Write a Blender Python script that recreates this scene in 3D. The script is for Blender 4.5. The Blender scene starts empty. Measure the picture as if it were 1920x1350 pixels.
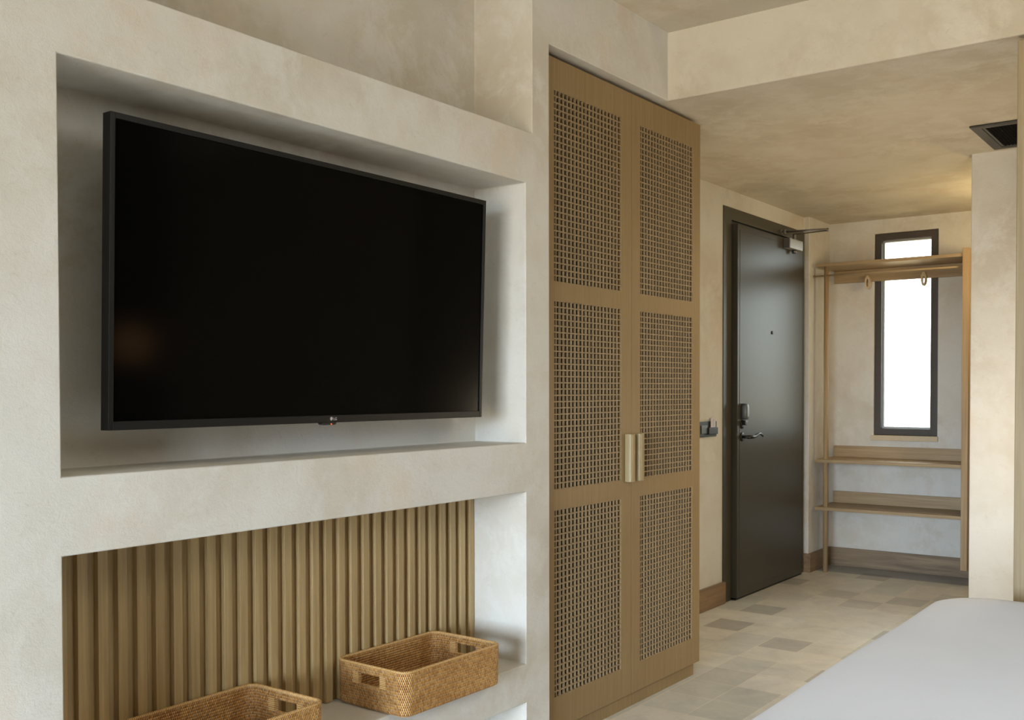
import bpy, bmesh, math, random
from mathutils import Vector, Matrix
R = math.radians
random.seed(7)
sc = bpy.context.scene
C = sc.collection

# ---------------------------------------------------------------- camera
YAW, PIT, ROL, F_PX, SHIFT_PX, CAM_Z = 0.63378, 0.020828, -0.001837, 1924.4, 95.66, 1.272
cam_d = bpy.data.cameras.new('camera')
cam = bpy.data.objects.new('camera', cam_d); C.objects.link(cam)
cam_d.sensor_fit = 'HORIZONTAL'; cam_d.sensor_width = 36.0
cam_d.lens = F_PX * 36.0 / 1920.0
cam_d.shift_y = SHIFT_PX / 1920.0
cam_d.clip_start = 0.05
_f = Vector((math.cos(PIT)*math.cos(YAW), math.cos(PIT)*math.sin(YAW), -math.sin(PIT)))
_r0 = Vector((math.sin(YAW), -math.cos(YAW), 0))
_u0 = Vector((math.sin(PIT)*math.cos(YAW), math.sin(PIT)*math.sin(YAW), math.cos(PIT)))
_r = math.cos(ROL)*_r0 + math.sin(ROL)*_u0
_u = math.cos(ROL)*_u0 - math.sin(ROL)*_r0
m = Matrix((( _r.x, _u.x, -_f.x, 0), (_r.y, _u.y, -_f.y, 0), (_r.z, _u.z, -_f.z, CAM_Z), (0, 0, 0, 1)))
cam.matrix_world = m
sc.camera = cam

# ---------------------------------------------------------------- world, light, exposure
sc.view_settings.view_transform = 'Standard'
sc.view_settings.look = 'None'
sc.view_settings.gamma = 1.0
sc.view_settings.use_curve_mapping = False
sc.view_settings.exposure = 2.3
w = bpy.data.worlds.new('sky'); sc.world = w; w.use_nodes = True
wn = w.node_tree.nodes; wl = w.node_tree.links
bg = wn['Background']
tc = wn.new('ShaderNodeTexCoord'); sx = wn.new('ShaderNodeSeparateXYZ'); rp = wn.new('ShaderNodeValToRGB')
wl.new(tc.outputs['Generated'], sx.inputs[0]); wl.new(sx.outputs['Z'], rp.inputs['Fac']); wl.new(rp.outputs['Color'], bg.inputs['Color'])
ma = wn.new('ShaderNodeMath'); ma.operation = 'MULTIPLY_ADD'; ma.inputs[1].default_value = 0.5; ma.inputs[2].default_value = 0.5
wl.new(sx.outputs['Z'], ma.inputs[0]); wl.new(ma.outputs[0], rp.inputs['Fac'])
rp.color_ramp.elements[0].position = 0.494; rp.color_ramp.elements[0].color = (0.30, 0.25, 0.19, 1)
rp.color_ramp.elements[1].position = 0.502; rp.color_ramp.elements[1].color = (0.775, 0.90, 1.08, 1)
bg.inputs['Strength'].default_value = 9.75

def portal(name, loc, rot, sx_, sy_):
    l = bpy.data.lights.new(name, 'AREA'); l.shape = 'RECTANGLE'; l.size = sx_; l.size_y = sy_
    l.cycles.is_portal = True
    o = bpy.data.objects.new(name, l); o.location = loc; o.rotation_euler = rot; C.objects.link(o); return o
portal('window_daylight_portal', (-4.72, 0.20, 1.17), (0, R(-90), 0), 2.26, 3.0)       # glazed door of the room, behind the camera
portal('hall_daylight_portal', (7.50, 2.02, 1.65), (0, R(90), 0), 1.4, 0.42)           # slit window at the end of the hall

def lamp(name, loc, energy, col, radius=0.03, typ='POINT', rot=(0, 0, 0), spot=90):
    l = bpy.data.lights.new(name, typ); l.energy = energy; l.color = col; l.shadow_soft_size = radius
    if typ == 'SPOT': l.spot_size = R(spot); l.spot_blend = 0.8
    o = bpy.data.objects.new(name, l); o.location = loc; o.rotation_euler = rot; C.objects.link(o); return o
WARM = (1.0, 0.72, 0.40)
lamp('bathroom_lamp', (6.55, 1.02, 2.02), 3.2, (1.0, 0.77, 0.41), 0.10)
lamp('hall_fill_light', (4.68, 0.72, 1.05), 3.4, (1.0, 0.84, 0.62), 0.12)  # unseen light added to brighten the hall, hidden behind the partition
lamp('bedside_lamp', (3.3, -0.9, 1.35), 0.35, (1.0, 0.50, 0.20), 0.10)
lamp('room_fill_light', (1.9, -0.7, 2.35), 9, (0.92, 0.92, 0.86), 0.40)  # unseen fill added to lift the light in the room

# ---------------------------------------------------------------- helpers
def lin(r, g, b):
    def c(v):
        v /= 255.0
        return v/12.92 if v <= 0.04045 else ((v+0.055)/1.055)**2.4
    return (c(r), c(g), c(b), 1)

def tag(o, label=None, cat=None, group=None, kind=None):
    if label: o['label'] = label
    if cat: o['category'] = cat
    if group: o['group'] = group
    if kind: o['kind'] = kind
    return o

def obj(name, bm, mat, parent=None, off=(0, 0, 0), bevel=0, seg=2, smooth=False, angle=40):
    """bm is in world coordinates; off = world position of its parent (or its own origin when top-level)"""
    off = Vector(off)
    bmesh.ops.translate(bm, verts=bm.verts, vec=-off)
    me = bpy.data.meshes.new(name); bm.normal_update(); bm.to_mesh(me); bm.free()
    mats = mat if isinstance(mat, (list, tuple)) else [mat]
    for x in mats: me.materials.append(x)
    o = bpy.data.objects.new(name, me); C.objects.link(o)
    if parent is None: o.location = off
    else: o.parent = parent
    if smooth:
        for p in me.polygons: p.use_smooth = True
    if bevel:
        b = o.modifiers.new('bevel', 'BEVEL'); b.width = bevel; b.segments = seg; b.limit_method = 'ANGLE'; b.angle_limit = R(angle)
        b.use_clamp_overlap = True
        for p in me.polygons: p.use_smooth = True
        wnm = o.modifiers.new('wn', 'WEIGHTED_NORMAL'); wnm.keep_sharp = True
    return o

def thing(name, loc, label, cat, group=None, rotz=0):
    o = bpy.data.objects.new(name, None); C.objects.link(o); o.location = loc; o.rotation_euler = (0, 0, rotz)
    o.empty_display_size = 0.1
    return tag(o, label, cat, group)

def box(bm, x0, x1, y0, y1, z0, z1, mi=0):
    v = [bm.verts.new(p) for p in ((x0,y0,z0),(x1,y0,z0),(x1,y1,z0),(x0,y1,z0),(x0,y0,z1),(x1,y0,z1),(x1,y1,z1),(x0,y1,z1))]
    for q in ((0,3,2,1),(4,5,6,7),(0,1,5,4),(1,2,6,5),(2,3,7,6),(3,0,4,7)):
        f = bm.faces.new([v[i] for i in q]); f.material_index = mi
    return v
def nb(): return bmesh.new()
def bxo(*a): bm = nb(); box(bm, *a); return bm

def prism(bm, pts, axis, a0, a1, mi=0):
    """extrude 2-D outline pts along axis ('x','y','z') from a0 to a1"""
    def P(p, a):
        return {'x': (a, p[0], p[1]), 'y': (p[0], a, p[1]), 'z': (p[0], p[1], a)}[axis]
    A = [bm.verts.new(P(p, a0)) for p in pts]; B = [bm.verts.new(P(p, a1)) for p in pts]
    n = len(pts); fs = []
    for i in range(n):
        fs.append(bm.faces.new((A[i], A[(i+1) % n], B[(i+1) % n], B[i])))
    fs.append(bm.faces.new(A[::-1])); fs.append(bm.faces.new(B))
    for f in fs: f.material_index = mi
    bmesh.ops.recalc_face_normals(bm, faces=fs)

def tube(bm, pts, rad, n=16, cap=True, mi=0, flat=1.0):
    """round tube along points; rad may be a list"""
    pts = [Vector(p) for p in pts]; rad = rad if isinstance(rad, (list, tuple)) else [rad]*len(pts)
    rings = []; up0 = None
    for i, p in enumerate(pts):
        t = (pts[min(i+1, len(pts)-1)] - pts[max(i-1, 0)]).normalized()
        if up0 is None: up0 = Vector((0, 0, 1)) if abs(t.z) < 0.9 else Vector((1, 0, 0))
        a = t.cross(up0).normalized(); b = a.cross(t).normalized(); up0 = b
        rings.append([bm.verts.new(p + rad[i]*(math.cos(2*math.pi*k/n)*a + math.sin(2*math.pi*k/n)*b*flat)) for k in range(n)])
    fs = []
    for r1, r2 in zip(rings, rings[1:]):
        for k in range(n): fs.append(bm.faces.new((r1[k], r1[(k+1) % n], r2[(k+1) % n], r2[k])))
    if cap: fs += [bm.faces.new(rings[0][::-1]), bm.faces.new(rings[-1])]
    for f in fs: f.material_index = mi; f.smooth = True
    bmesh.ops.recalc_face_normals(bm, faces=fs)

def voxels(xs, ys, zs, solid):
    """union of grid cells as one clean skin: only outer faces, coplanar faces merged"""
    bm = nb(); V = {}
    def v(i, j, k):
        if (i, j, k) not in V: V[(i, j, k)] = bm.verts.new((xs[i], ys[j], zs[k]))
        return V[(i, j, k)]
    nx, ny, nz = len(xs)-1, len(ys)-1, len(zs)-1
    S = {}
    for i in range(nx):
        for j in range(ny):
            for k in range(nz):
                S[(i,j,k)] = bool(solid((xs[i]+xs[i+1])/2, (ys[j]+ys[j+1])/2, (zs[k]+zs[k+1])/2))
    for (i,j,k), s in S.items():
        if not s: continue
        for d, q in (((-1,0,0), ((0,0,0),(0,0,1),(0,1,1),(0,1,0))), ((1,0,0), ((1,0,0),(1,1,0),(1,1,1),(1,0,1))),
                     ((0,-1,0), ((0,0,0),(1,0,0),(1,0,1),(0,0,1))), ((0,1,0), ((0,1,0),(0,1,1),(1,1,1),(1,1,0))),
                     ((0,0,-1), ((0,0,0),(0,1,0),(1,1,0),(1,0,0))), ((0,0,1), ((0,0,1),(1,0,1),(1,1,1),(0,1,1)))):
            if not S.get((i+d[0], j+d[1], k+d[2]), False):
                bm.faces.new([v(i+a, j+b, k+c) for a, b, c in q])
    bmesh.ops.dissolve_limit(bm, angle_limit=0.01, verts=bm.verts, edges=bm.edges)
    return bm

# ---------------------------------------------------------------- materials
def mat(name, rough=0.6, spec=0.5, metal=0.0):
    mt = bpy.data.materials.new(name); mt.use_nodes = True
    b = mt.node_tree.nodes['Principled BSDF']
    b.inputs['Roughness'].default_value = rough; b.inputs['Specular IOR Level'].default_value = spec
    b.inputs['Metallic'].default_value = metal
    return mt, mt.node_tree.nodes, mt.node_tree.links, b
def coords(n, l, scale=(1,1,1), rot=(0,0,0), loc=(0,0,0), src='Object'):
    t = n.new('ShaderNodeTexCoord'); mp = n.new('ShaderNodeMapping')
    mp.inputs['Scale'].default_value = scale; mp.inputs['Rotation'].default_value = rot; mp.inputs['Location'].default_value = loc
    l.new(t.outputs[src], mp.inputs['Vector']); return mp.outputs['Vector']
def noise(n, l, vec, scale, detail=4, rough=0.55, dist=0.0):
    t = n.new('ShaderNodeTexNoise'); t.inputs['Scale'].default_value = scale; t.inputs['Detail'].default_value = detail
    t.inputs['Roughness'].default_value = rough; t.inputs['Distortion'].default_value = dist
    l.new(vec, t.inputs['Vector']); return t.outputs['Fac']
def ramp(n, l, fac, stops):
    r = n.new('ShaderNodeValToRGB'); e = r.color_ramp.elements
    while len(e) < len(stops): e.new(0.5)
    for x, (p, c) in zip(e, stops): x.position = p; x.color = c
    l.new(fac, r.inputs['Fac']); return r.outputs['Color']
def mix(n, l, fac, a, b, mode='MIX'):
    x = n.new('ShaderNodeMix'); x.data_type = 'RGBA'; x.blend_type = mode
    if isinstance(fac, (int, float)): x.inputs['Factor'].default_value = fac
    else: l.new(fac, x.inputs['Factor'])
    for s, val in (('A', a), ('B', b)):
        sock = [i for i in x.inputs if i.name == s and i.type == 'RGBA'][0]
        if isinstance(val, (tuple, list)): sock.default_value = val
        else: l.new(val, sock)
    return [o for o in x.outputs if o.type == 'RGBA'][0]
def bump(n, l, b, h, strength, dist=0.01, prev=None):
    x = n.new('ShaderNodeBump'); x.inputs['Strength'].default_value = strength; x.inputs['Distance'].default_value = dist
    l.new(h, x.inputs['Height'])
    if prev: l.new(prev, x.inputs['Normal'])
    l.new(x.outputs['Normal'], b.inputs['Normal']); return x.outputs['Normal']

def plaster(name, c_light, c_mid, c_dark, peach, grain=0.30):
    mt, n, l, b = mat(name, 0.88, 0.25)
    v = coords(n, l)
    big = noise(n, l, v, 1.5, 4, 0.60, 0.25)
    med = noise(n, l, v, 5.5, 8, 0.70, 0.35)
    col = ramp(n, l, big, [(0.36, c_dark), (0.50, c_mid), (0.62, c_light)])
    patch = ramp(n, l, med, [(0.46, (0,0,0,1)), (0.62, (0.9,0.9,0.9,1))])
    col = mix(n, l, patch, col, c_light)
    pk = noise(n, l, coords(n, l, (1, 1, 0.7), loc=(3.1, 1.7, 0.4)), 2.6, 6, 0.7, 0.3)
    col = mix(n, l, ramp(n, l, pk, [(0.55, (0,0,0,1)), (0.70, (0.75,0.75,0.75,1))]), col, peach)
    # fine trowel wear: sparse darker flecks and short strokes
    scr = noise(n, l, coords(n, l, (1, 1, 1.6)), 26.0, 9, 0.80, 0.8)
    col = mix(n, l, ramp(n, l, scr, [(0.57, (0,0,0,1)), (0.74, (0.6,0.6,0.6,1))]), col, tuple(x*0.80 for x in c_dark[:3])+(1,))
    l.new(col, b.inputs['Base Color'])
    g1 = noise(n, l, v, 300, 3, 0.65); g2 = noise(n, l, v, 38, 8, 0.72, 0.6); g3 = noise(n, l, v, 4.0, 3, 0.5)
    p = bump(n, l, b, g3, 0.20, 0.03)
    p = bump(n, l, b, g2, 0.30, 0.006, p)
    bump(n, l, b, g1, grain, 0.0016, p)
    return mt
M_PL = plaster('wall_plaster', lin(219, 216, 208), lin(213, 208, 197), lin(204, 196, 181), lin(216, 201, 183))
M_CEIL = plaster('ceiling_plaster', lin(218, 209, 191), lin(209, 199, 179), lin(200, 188, 166), lin(208, 192, 168), 0.12)

def wood(name, c1, c2, axis='z', rough=0.45, fine=1.0, spec=0.35):
    mt, n, l, b = mat(name, rough, spec)
    s = {'z': (22*fine, 22*fine, 0.9), 'x': (0.9, 22*fine, 22*fine), 'y': (22*fine, 0.9, 22*fine)}[axis]
    v = coords(n, l, s)
    f1 = noise(n, l, v, 2.2, 8, 0.65, 0.35)
    s2 = tuple(k*5 if k > 2 else k*2.2 for k in s)
    f2 = noise(n, l, coords(n, l, s2), 1.6, 4, 0.6)
    c = ramp(n, l, f1, [(0.32, c2), (0.66, c1)])
    d = ramp(n, l, f2, [(0.35, (0.84, 0.84, 0.84, 1)), (0.62, (1, 1, 1, 1))])
    c = mix(n, l, 1.0, c, d, 'MULTIPLY')
    l.new(c, b.inputs['Base Color'])
    bump(n, l, b, f2, 0.08, 0.001)
    return mt
M_CAB = wood('cabinet_oak', lin(154, 129, 90), lin(143, 118, 80), 'z', 0.50, 1.6)
M_LAT = wood('lattice_oak', lin(164, 140, 106), lin(150, 128, 96), 'z', 0.55, 1.6)
M_SLAT = wood('slat_oak', lin(192, 165, 117), lin(170, 143, 98), 'z', 0.38, 1.0, 0.5)
M_RACK = wood('rack_oak_horizontal', lin(184, 160, 124), lin(162, 137, 102), 'y', 0.42, 1.0)
M_RACKZ = wood('rack_oak_vertical', lin(186, 158, 119), lin(166, 139, 102), 'z', 0.5, 1.0)
M_HOOK = wood('pale_hook_wood', lin(222, 200, 164), lin(204, 180, 142), 'z', 0.5)
M_BASE = wood('baseboard_oak', lin(158, 130, 98), lin(122, 98, 72), 'x', 0.5, 0.5)
M_BASEY = wood('baseboard_oak_end', lin(158, 136, 108), lin(120, 100, 78), 'y', 0.5, 0.5)
M_PANEL = wood('panel_oak', lin(168, 150, 116), lin(152, 133, 100), 'z', 0.5, 1.0)
M_HEAD = wood('headboard_oak', lin(66, 54, 40), lin(52, 42, 30), 'z', 0.6, 1.0)

def plain(name, col, rough=0.5, spec=0.5, metal=0.0, grain=0.0, gscale=300):
    mt, n, l, b = mat(name, rough, spec, metal)
    f = noise(n, l, coords(n, l), gscale, 3, 0.5)
    c = ramp(n, l, f, [(0.3, tuple(x*0.94 for x in col[:3])+(1,)), (0.7, col)])
    l.new(c, b.inputs['Base Color'])
    if grain: bump(n, l, b, f, grain, 0.0006)
    return mt
M_DARKIN = plain('cabinet_inside_shade', lin(30, 24, 18), 0.8, 0.2)
M_TVFR = plain('tv_bezel_plastic', lin(20, 20, 20), 0.45, 0.3)
M_TVGL = plain('tv_screen_glass', (0.0018, 0.0018, 0.0017, 1), 0.12, 0.07)
M_LOGO = plain('tv_logo_silver', lin(190, 182, 182), 0.4)
M_DOOR = plain('door_dark_paint', lin(72, 68, 58), 0.36, 0.20, 0, 0.05, 90)
M_DFR = plain('door_frame_paint', lin(68, 64, 50), 0.42, 0.5)
M_BLK = plain('black_metal', lin(28, 28, 28), 0.35, 0.5)
M_LOCK = plain('lock_grey_metal', lin(104, 108, 112), 0.34, 0.5, 0.25)
M_STEEL = plain('closer_steel', lin(128, 125, 124), 0.32, 0.5, 0.8)
M_ALU = plain('closer_aluminium', lin(172, 173, 172), 0.42, 0.5, 0.35)
M_WFR = plain('window_frame_grey', lin(74, 68, 62), 0.45, 0.4)
M_SILL = plain('sill_stone', lin(206, 188, 158), 0.6, 0.3, 0, 0.1, 60)
M_BRASS = wood('handle_brass', lin(172, 154, 114), lin(160, 142, 103), 'z', 0.40, 3.0, 0.5)
M_PLATE = plain('switch_grey_plastic', lin(50, 52, 54), 0.45, 0.4)
M_CARD = plain('card_white', lin(205, 195, 195), 0.5)
M_VENT = plain('vent_dark_metal', lin(56, 53, 49), 0.45)
M_VDK = plain('vent_inside_black', lin(14, 13, 12), 0.8, 0.1)
M_MATT = plain('mattress_fabric', lin(225, 222, 216), 0.9, 0.1)
M_BEDB = plain('bed_base_fabric', lin(150, 138, 120), 0.9, 0.1)
M_RED = plain('standby_light_red', lin(200, 70, 30), 0.4)
_b = M_RED.node_tree.nodes['Principled BSDF']; _b.inputs['Emission Color'].default_value = (1, .16, .04, 1); _b.inputs['Emission Strength'].default_value = 0.25

# duvet
mt, n, l, b = mat('duvet_cotton', 0.95, 0.1)
v = coords(n, l)
l.new(ramp(n, l, noise(n, l, v, 3, 3), [(0.3, lin(224, 231, 246)), (0.7, lin(229, 235, 249))]), b.inputs['Base Color'])
b.inputs['Sheen Weight'].default_value = 0.15
bump(n, l, b, noise(n, l, v, 500, 2), 0.06, 0.0006)
M_DUV = mt

# glass: thin pane
def glass(name, tint):
    mt, n, l, b = mat(name, 0.0, 0.5)
    tr = n.new('ShaderNodeBsdfTransparent'); gl = n.new('ShaderNodeBsdfGlossy'); gl.inputs['Roughness'].default_value = 0.02
    mxs = n.new('ShaderNodeMixShader'); fr = n.new('ShaderNodeFresnel'); fr.inputs['IOR'].default_value = 1.35
    l.new(ramp(n, l, noise(n, l, coords(n, l), 2), [(0, tuple(x*0.98 for x in tint[:3])+(1,)), (1, tint)]), tr.inputs['Color'])
    l.new(fr.outputs[0], mxs.inputs['Fac']); l.new(tr.outputs[0], mxs.inputs[1]); l.new(gl.outputs[0], mxs.inputs[2])
    l.new(mxs.outputs[0], n['Material Output'].inputs['Surface'])
    return mt
M_GLASS = glass('window_glass', (0.97, 0.99, 0.99, 1))
M_GLASS2 = glass('tinted_window_glass', (0.50, 0.50, 0.455, 1))

# floor tiles
mt, n, l, b = mat('floor_tiles', 0.36, 0.45)
v = coords(n, l, (1, 1, 1), (0, 0, 0), (-3.620, -1.815, 0))
br = n.new('ShaderNodeTexBrick'); br.offset = 0.0; br.squash = 1.0
br.inputs['Scale'].default_value = 1.0; br.inputs['Brick Width'].default_value = 0.2345; br.inputs['Row Height'].default_value = 0.205
br.inputs['Mortar Size'].default_value = 0.0017; br.inputs['Mortar Smooth'].default_value = 0.3; br.inputs['Bias'].default_value = -0.25
br.inputs['Color1'].default_value = (0, 0, 0, 1); br.inputs['Color2'].default_value = (1, 1, 1, 1); br.inputs['Mortar'].default_value = (0.5, 0.5, 0.5, 1)
br.inputs['Bias'].default_value = 0.0
l.new(v, br.inputs['Vector'])
tile = ramp(n, l, br.outputs['Color'], [(0.0, lin(186, 181, 175)), (0.045, lin(188, 184, 177)), (0.07, lin(201, 199, 190)), (0.4, lin(212, 210, 202)), (0.5, lin(221, 216, 206)), (1.0, lin(226, 223, 215))])
tile = mix(n, l, br.outputs['Fac'], tile, lin(234, 226, 206))
v2 = coords(n, l)
cl = noise(n, l, v2, 5.5, 7, 0.62, 0.8)
tint = ramp(n, l, cl, [(0.3, (0.84, 0.84, 0.84, 1)), (0.5, (0.97, 0.97, 0.96, 1)), (0.72, (1.08, 1.07, 1.03, 1))])
col = mix(n, l, 1.0, tile, tint, 'MULTIPLY')
fine = noise(n, l, coords(n, l, (2.2, 1, 1)), 22, 6, 0.7, 1.5)
col = mix(n, l, 1.0, col, ramp(n, l, fine, [(0.3, (0.93, 0.93, 0.93, 1)), (0.65, (1.03, 1.03, 1.02, 1))]), 'MULTIPLY')
# darker, cooler strip of floor along the end wall
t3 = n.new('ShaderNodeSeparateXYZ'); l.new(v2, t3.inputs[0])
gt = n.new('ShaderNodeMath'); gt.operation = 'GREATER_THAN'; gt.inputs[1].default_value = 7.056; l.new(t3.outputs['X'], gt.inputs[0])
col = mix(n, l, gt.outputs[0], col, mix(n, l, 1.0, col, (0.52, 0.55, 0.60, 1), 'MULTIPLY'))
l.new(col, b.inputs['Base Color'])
inv = n.new('ShaderNodeMath'); inv.operation = 'SUBTRACT'; inv.inputs[0].default_value = 1.0; l.new(br.outputs['Fac'], inv.inputs[1])
p = bump(n, l, b, inv.outputs[0], 0.25, 0.001)
bump(n, l, b, fine, 0.10, 0.0015, p)
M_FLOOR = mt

# rattan weave, mapped by UV laid out in metres along the weave
def mth(n, l, op, a, b_=None, c=None):
    x = n.new('ShaderNodeMath'); x.operation = op
    for i, val in enumerate((a, b_, c)):
        if val is None: continue
        if isinstance(val, (int, float)): x.inputs[i].default_value = val
        else: l.new(val, x.inputs[i])
    return x.outputs[0]
def rattan(name, sw=0.0056, rh=0.0075):
    mt, n, l, b = mat(name, 0.42, 0.45)
    t = n.new('ShaderNodeTexCoord'); sp = n.new('ShaderNodeSeparateXYZ'); l.new(t.outputs['UV'], sp.inputs[0])
    vr = mth(n, l, 'DIVIDE', sp.outputs['Y'], rh); row = mth(n, l, 'FLOOR', vr); fv = mth(n, l, 'FRACT', vr)
    par = mth(n, l, 'MULTIPLY', mth(n, l, 'MODULO', row, 2.0), 0.5)
    # strands lean a little, as wrapped cane does
    ur = mth(n, l, 'ADD', mth(n, l, 'ADD', mth(n, l, 'DIVIDE', sp.outputs['X'], sw), par), mth(n, l, 'MULTIPLY', fv, 0.22))
    cell = mth(n, l, 'FLOOR', ur); fu = mth(n, l, 'FRACT', ur)
    su = mth(n, l, 'SINE', mth(n, l, 'MULTIPLY', fu, math.pi)); sv = mth(n, l, 'SINE', mth(n, l, 'MULTIPLY', fv, math.pi))
    gap_u = mth(n, l, 'SUBTRACT', 1.0, mth(n, l, 'SMOOTH_MIN', mth(n, l, 'MULTIPLY', su, 1.40), 1.0, 0.15))      # 1 between stitches
    gap = mth(n, l, 'MULTIPLY', gap_u, mth(n, l, 'POWER', sv, 0.8))
    seam = mth(n, l, 'POWER', mth(n, l, 'SUBTRACT', 1.0, sv), 5.0)
    cb = n.new('ShaderNodeCombineXYZ'); l.new(cell, cb.inputs[0]); l.new(row, cb.inputs[1])
    wn_ = n.new('ShaderNodeTexWhiteNoise'); wn_.noise_dimensions = '3D'; l.new(cb.outputs[0], wn_.inputs['Vector'])
    c = ramp(n, l, wn_.outputs['Value'], [(0.0, lin(172, 122, 66)), (0.45, lin(200, 150, 88)), (1.0, lin(220, 174, 110))])
    var = noise(n, l, coords(n, l), 9, 4, 0.6)
    c = mix(n, l, 1.0, c, ramp(n, l, var, [(0.32, (0.80, 0.72, 0.62, 1)), (0.6, (1, 1, 1, 1))]), 'MULTIPLY')
    c = mix(n, l, mth(n, l, 'MULTIPLY', seam, 0.45), c, lin(120, 76, 34))
    c = mix(n, l, mth(n, l, 'MINIMUM', mth(n, l, 'MULTIPLY', gap, 2.3), 1.0), c, lin(62, 34, 12))  # shade in the open gaps between stitches is painted in
    l.new(c, b.inputs['Base Color'])
    h = mth(n, l, 'SUBTRACT', mth(n, l, 'MULTIPLY', mth(n, l, 'POWER', sv, 0.5), 0.5), gap)
    bump(n, l, b, h, 0.8, 0.0016)
    return mt
M_RAT = rattan('rattan_weave')
mt, n, l, b = mat('rattan_wrap', 0.42, 0.4)
wv = n.new('ShaderNodeTexWave'); wv.wave_type = 'BANDS'; wv.bands_direction = 'X'; wv.inputs['Scale'].default_value = 62; wv.inputs['Distortion'].default_value = 1.2
l.new(coords(n, l, (1, 1, 1), src='UV'), wv.inputs['Vector'])
l.new(ramp(n, l, wv.outputs['Fac'], [(0.05, lin(140, 96, 50)), (0.40, lin(212, 172, 114))]), b.inputs['Base Color'])
bump(n, l, b, wv.outputs['Fac'], 0.5, 0.0010)
M_WRAP = mt

# ---------------------------------------------------------------- room shell
ZC, ZH = 2.738, 2.460           # ceiling of the room, lower ceiling of the hall
XB = 3.809                      # drop between the two ceilings
XF = 7.358                      # end wall
YW, YD, YP = 2.0, 2.592, 2.553
# television wall with its niches, one skin
xs = [-4.6, 1.153, 2.800, 2.839, 2.941, XB+0.012]
ys = [2.0, 2.214, 2.245, 2.45, 2.79]
zs = [0, 0.10, 0.216, 0.347, 0.928, 1.093, 1.963, 2.135, ZH, ZC+0.1]
def solid(x, y, z):
    if x > 2.941: return z > ZH
    if y > 2.45: return False
    if y > 2.245: return True
    if 1.153 < x < 2.800:
        if 0.10 < z < 0.216 or 0.347 < z < 0.928: return False
        if 1.093 < z < 1.963: return y > 2.214
    if 1.153 < x < 2.839 and z > 2.135: return False
    return True
o = obj('wall_left', voxels(xs, ys, zs, solid), M_PL, bevel=0.004, seg=3); tag(o, kind='structure')
def arc(cx, cz, r, a0, a1, k=6): return [(cx+r*math.cos(R(a0+(a1-a0)*i/k)), cz+r*math.sin(R(a0+(a1-a0)*i/k))) for i in range(k+1)]
# hall wall with the door opening, and the jog after it
xs = [2.7, 5.725, 6.86, 6.946, XF+0.25]; ys = [YP, YD, YD+0.2]; zs = [0, 2.30, ZH+0.1]
o = obj('wall_hall_left', voxels(xs, ys, zs, lambda x, y, z: (y < YD and x > 6.946) or (y > YD and not (5.725 < x < 6.86 and z < 2.30))), M_PL, bevel=0.006, seg=3); tag(o, kind='structure')
# end wall with slit window
xs = [XF, XF+0.25]; ys = [-1.35, 1.808, 2.236, YP+0.03]; zs = [0, 0.946, 2.362, ZH+0.1]
o = obj('wall_end', voxels(xs, ys, zs, lambda x, y, z: not (1.808 < y < 2.236 and 0.946 < z < 2.362)), M_PL, bevel=0.005, seg=3); tag(o, kind='structure')
# wall stub on the right of the hall, and the bathroom side
o = obj('wall_hall_right', voxels([XB+0.05, 5.591, 5.75], [-1.35, 0.50, 0.60, 1.217], [0, ZH+0.05], lambda x, y, z: x > 5.591 or 0.50 < y < 0.60), M_PL, bevel=0.006, seg=3); tag(o, kind='structure')
# lower ceiling with its front drop
bm = nb(); prism(bm, [(XF+0.25, ZH)] + arc(XB+0.006, ZH+0.006, 0.006, 270, 180) + [(XB, ZC+0.1), (XF+0.25, ZC+0.1)], 'y', -1.5, 2.0)
box(bm, XB+0.006, XF+0.25, 2.0, YD+0.2, ZH, ZC+0.1)
o = obj('ceiling_hall', bm, M_CEIL); tag(o, kind='structure')
o = obj('ceiling', bxo(-4.75, XB+0.02, -1.5, 2.5, ZC, ZC+0.1), M_CEIL); tag(o, kind='structure')
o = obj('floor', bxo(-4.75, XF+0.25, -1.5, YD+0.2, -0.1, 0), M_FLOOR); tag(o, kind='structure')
# headboard wall and window wall (behind the camera, seen in reflections)
o = obj('wall_right', bxo(-4.75, XF+0.25, -1.5, -1.35, 0, ZC), M_HEAD); tag(o, kind='structure')
xs = [-4.75, -4.6]; ys = [-1.35, -1.3, 1.7, 2.45]; zs = [0, 0.04, 2.30, ZC]
o = obj('wall_window_side', voxels(xs, ys, zs, lambda x, y, z: not (-1.3 < y < 1.7 and 0.04 < z < 2.30)), M_PL); tag(o, kind='structure')

# windows
def window(name, x0, x1, y0, y1, z0, z1, fw, gx):
    t = bpy.data.objects.new(name, None); C.objects.link(t); t.location = ((x0+x1)/2, (y0+y1)/2, z0); tag(t, kind='structure')
    ys = [y0, y0+fw, y1-fw, y1]; zs = [z0, z0+fw, z1-fw, z1]
    L = t.location.copy()
    obj('window_frame', voxels([x0, x1], ys, zs, lambda x, y, z: not (ys[1] < y < ys[2] and zs[1] < z < zs[2])), M_WFR, t, L, bevel=0.003)
    return t, L
t, L = window('window_1', XF+0.012, XF+0.085, 1.810, 2.234, 0.948, 2.360, 0.046, 0)
obj('sash', voxels([XF+0.045, XF+0.075], [1.856, 1.866, 2.176, 2.188], [0.994, 1.006, 2.302, 2.314], lambda x, y, z: not (1.866 < y < 2.176 and 1.006 < z < 2.302)), M_ALU, t, L)
obj('glass_pane', bxo(XF+0.056, XF+0.062, 1.864, 2.178, 1.004, 2.304), M_GLASS2, t, L)
t, L = window('window_2', -4.70, -4.64, -1.298, 1.698, 0.042, 2.298, 0.07, 0)
obj('mullion', bxo(-4.69, -4.65, 0.17, 0.23, 0.112, 2.228), M_WFR, t, L, bevel=0.003)
obj('glass_pane', bxo(-4.674, -4.668, -1.23, 1.63, 0.11, 2.23), M_GLASS, t, L)
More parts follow.
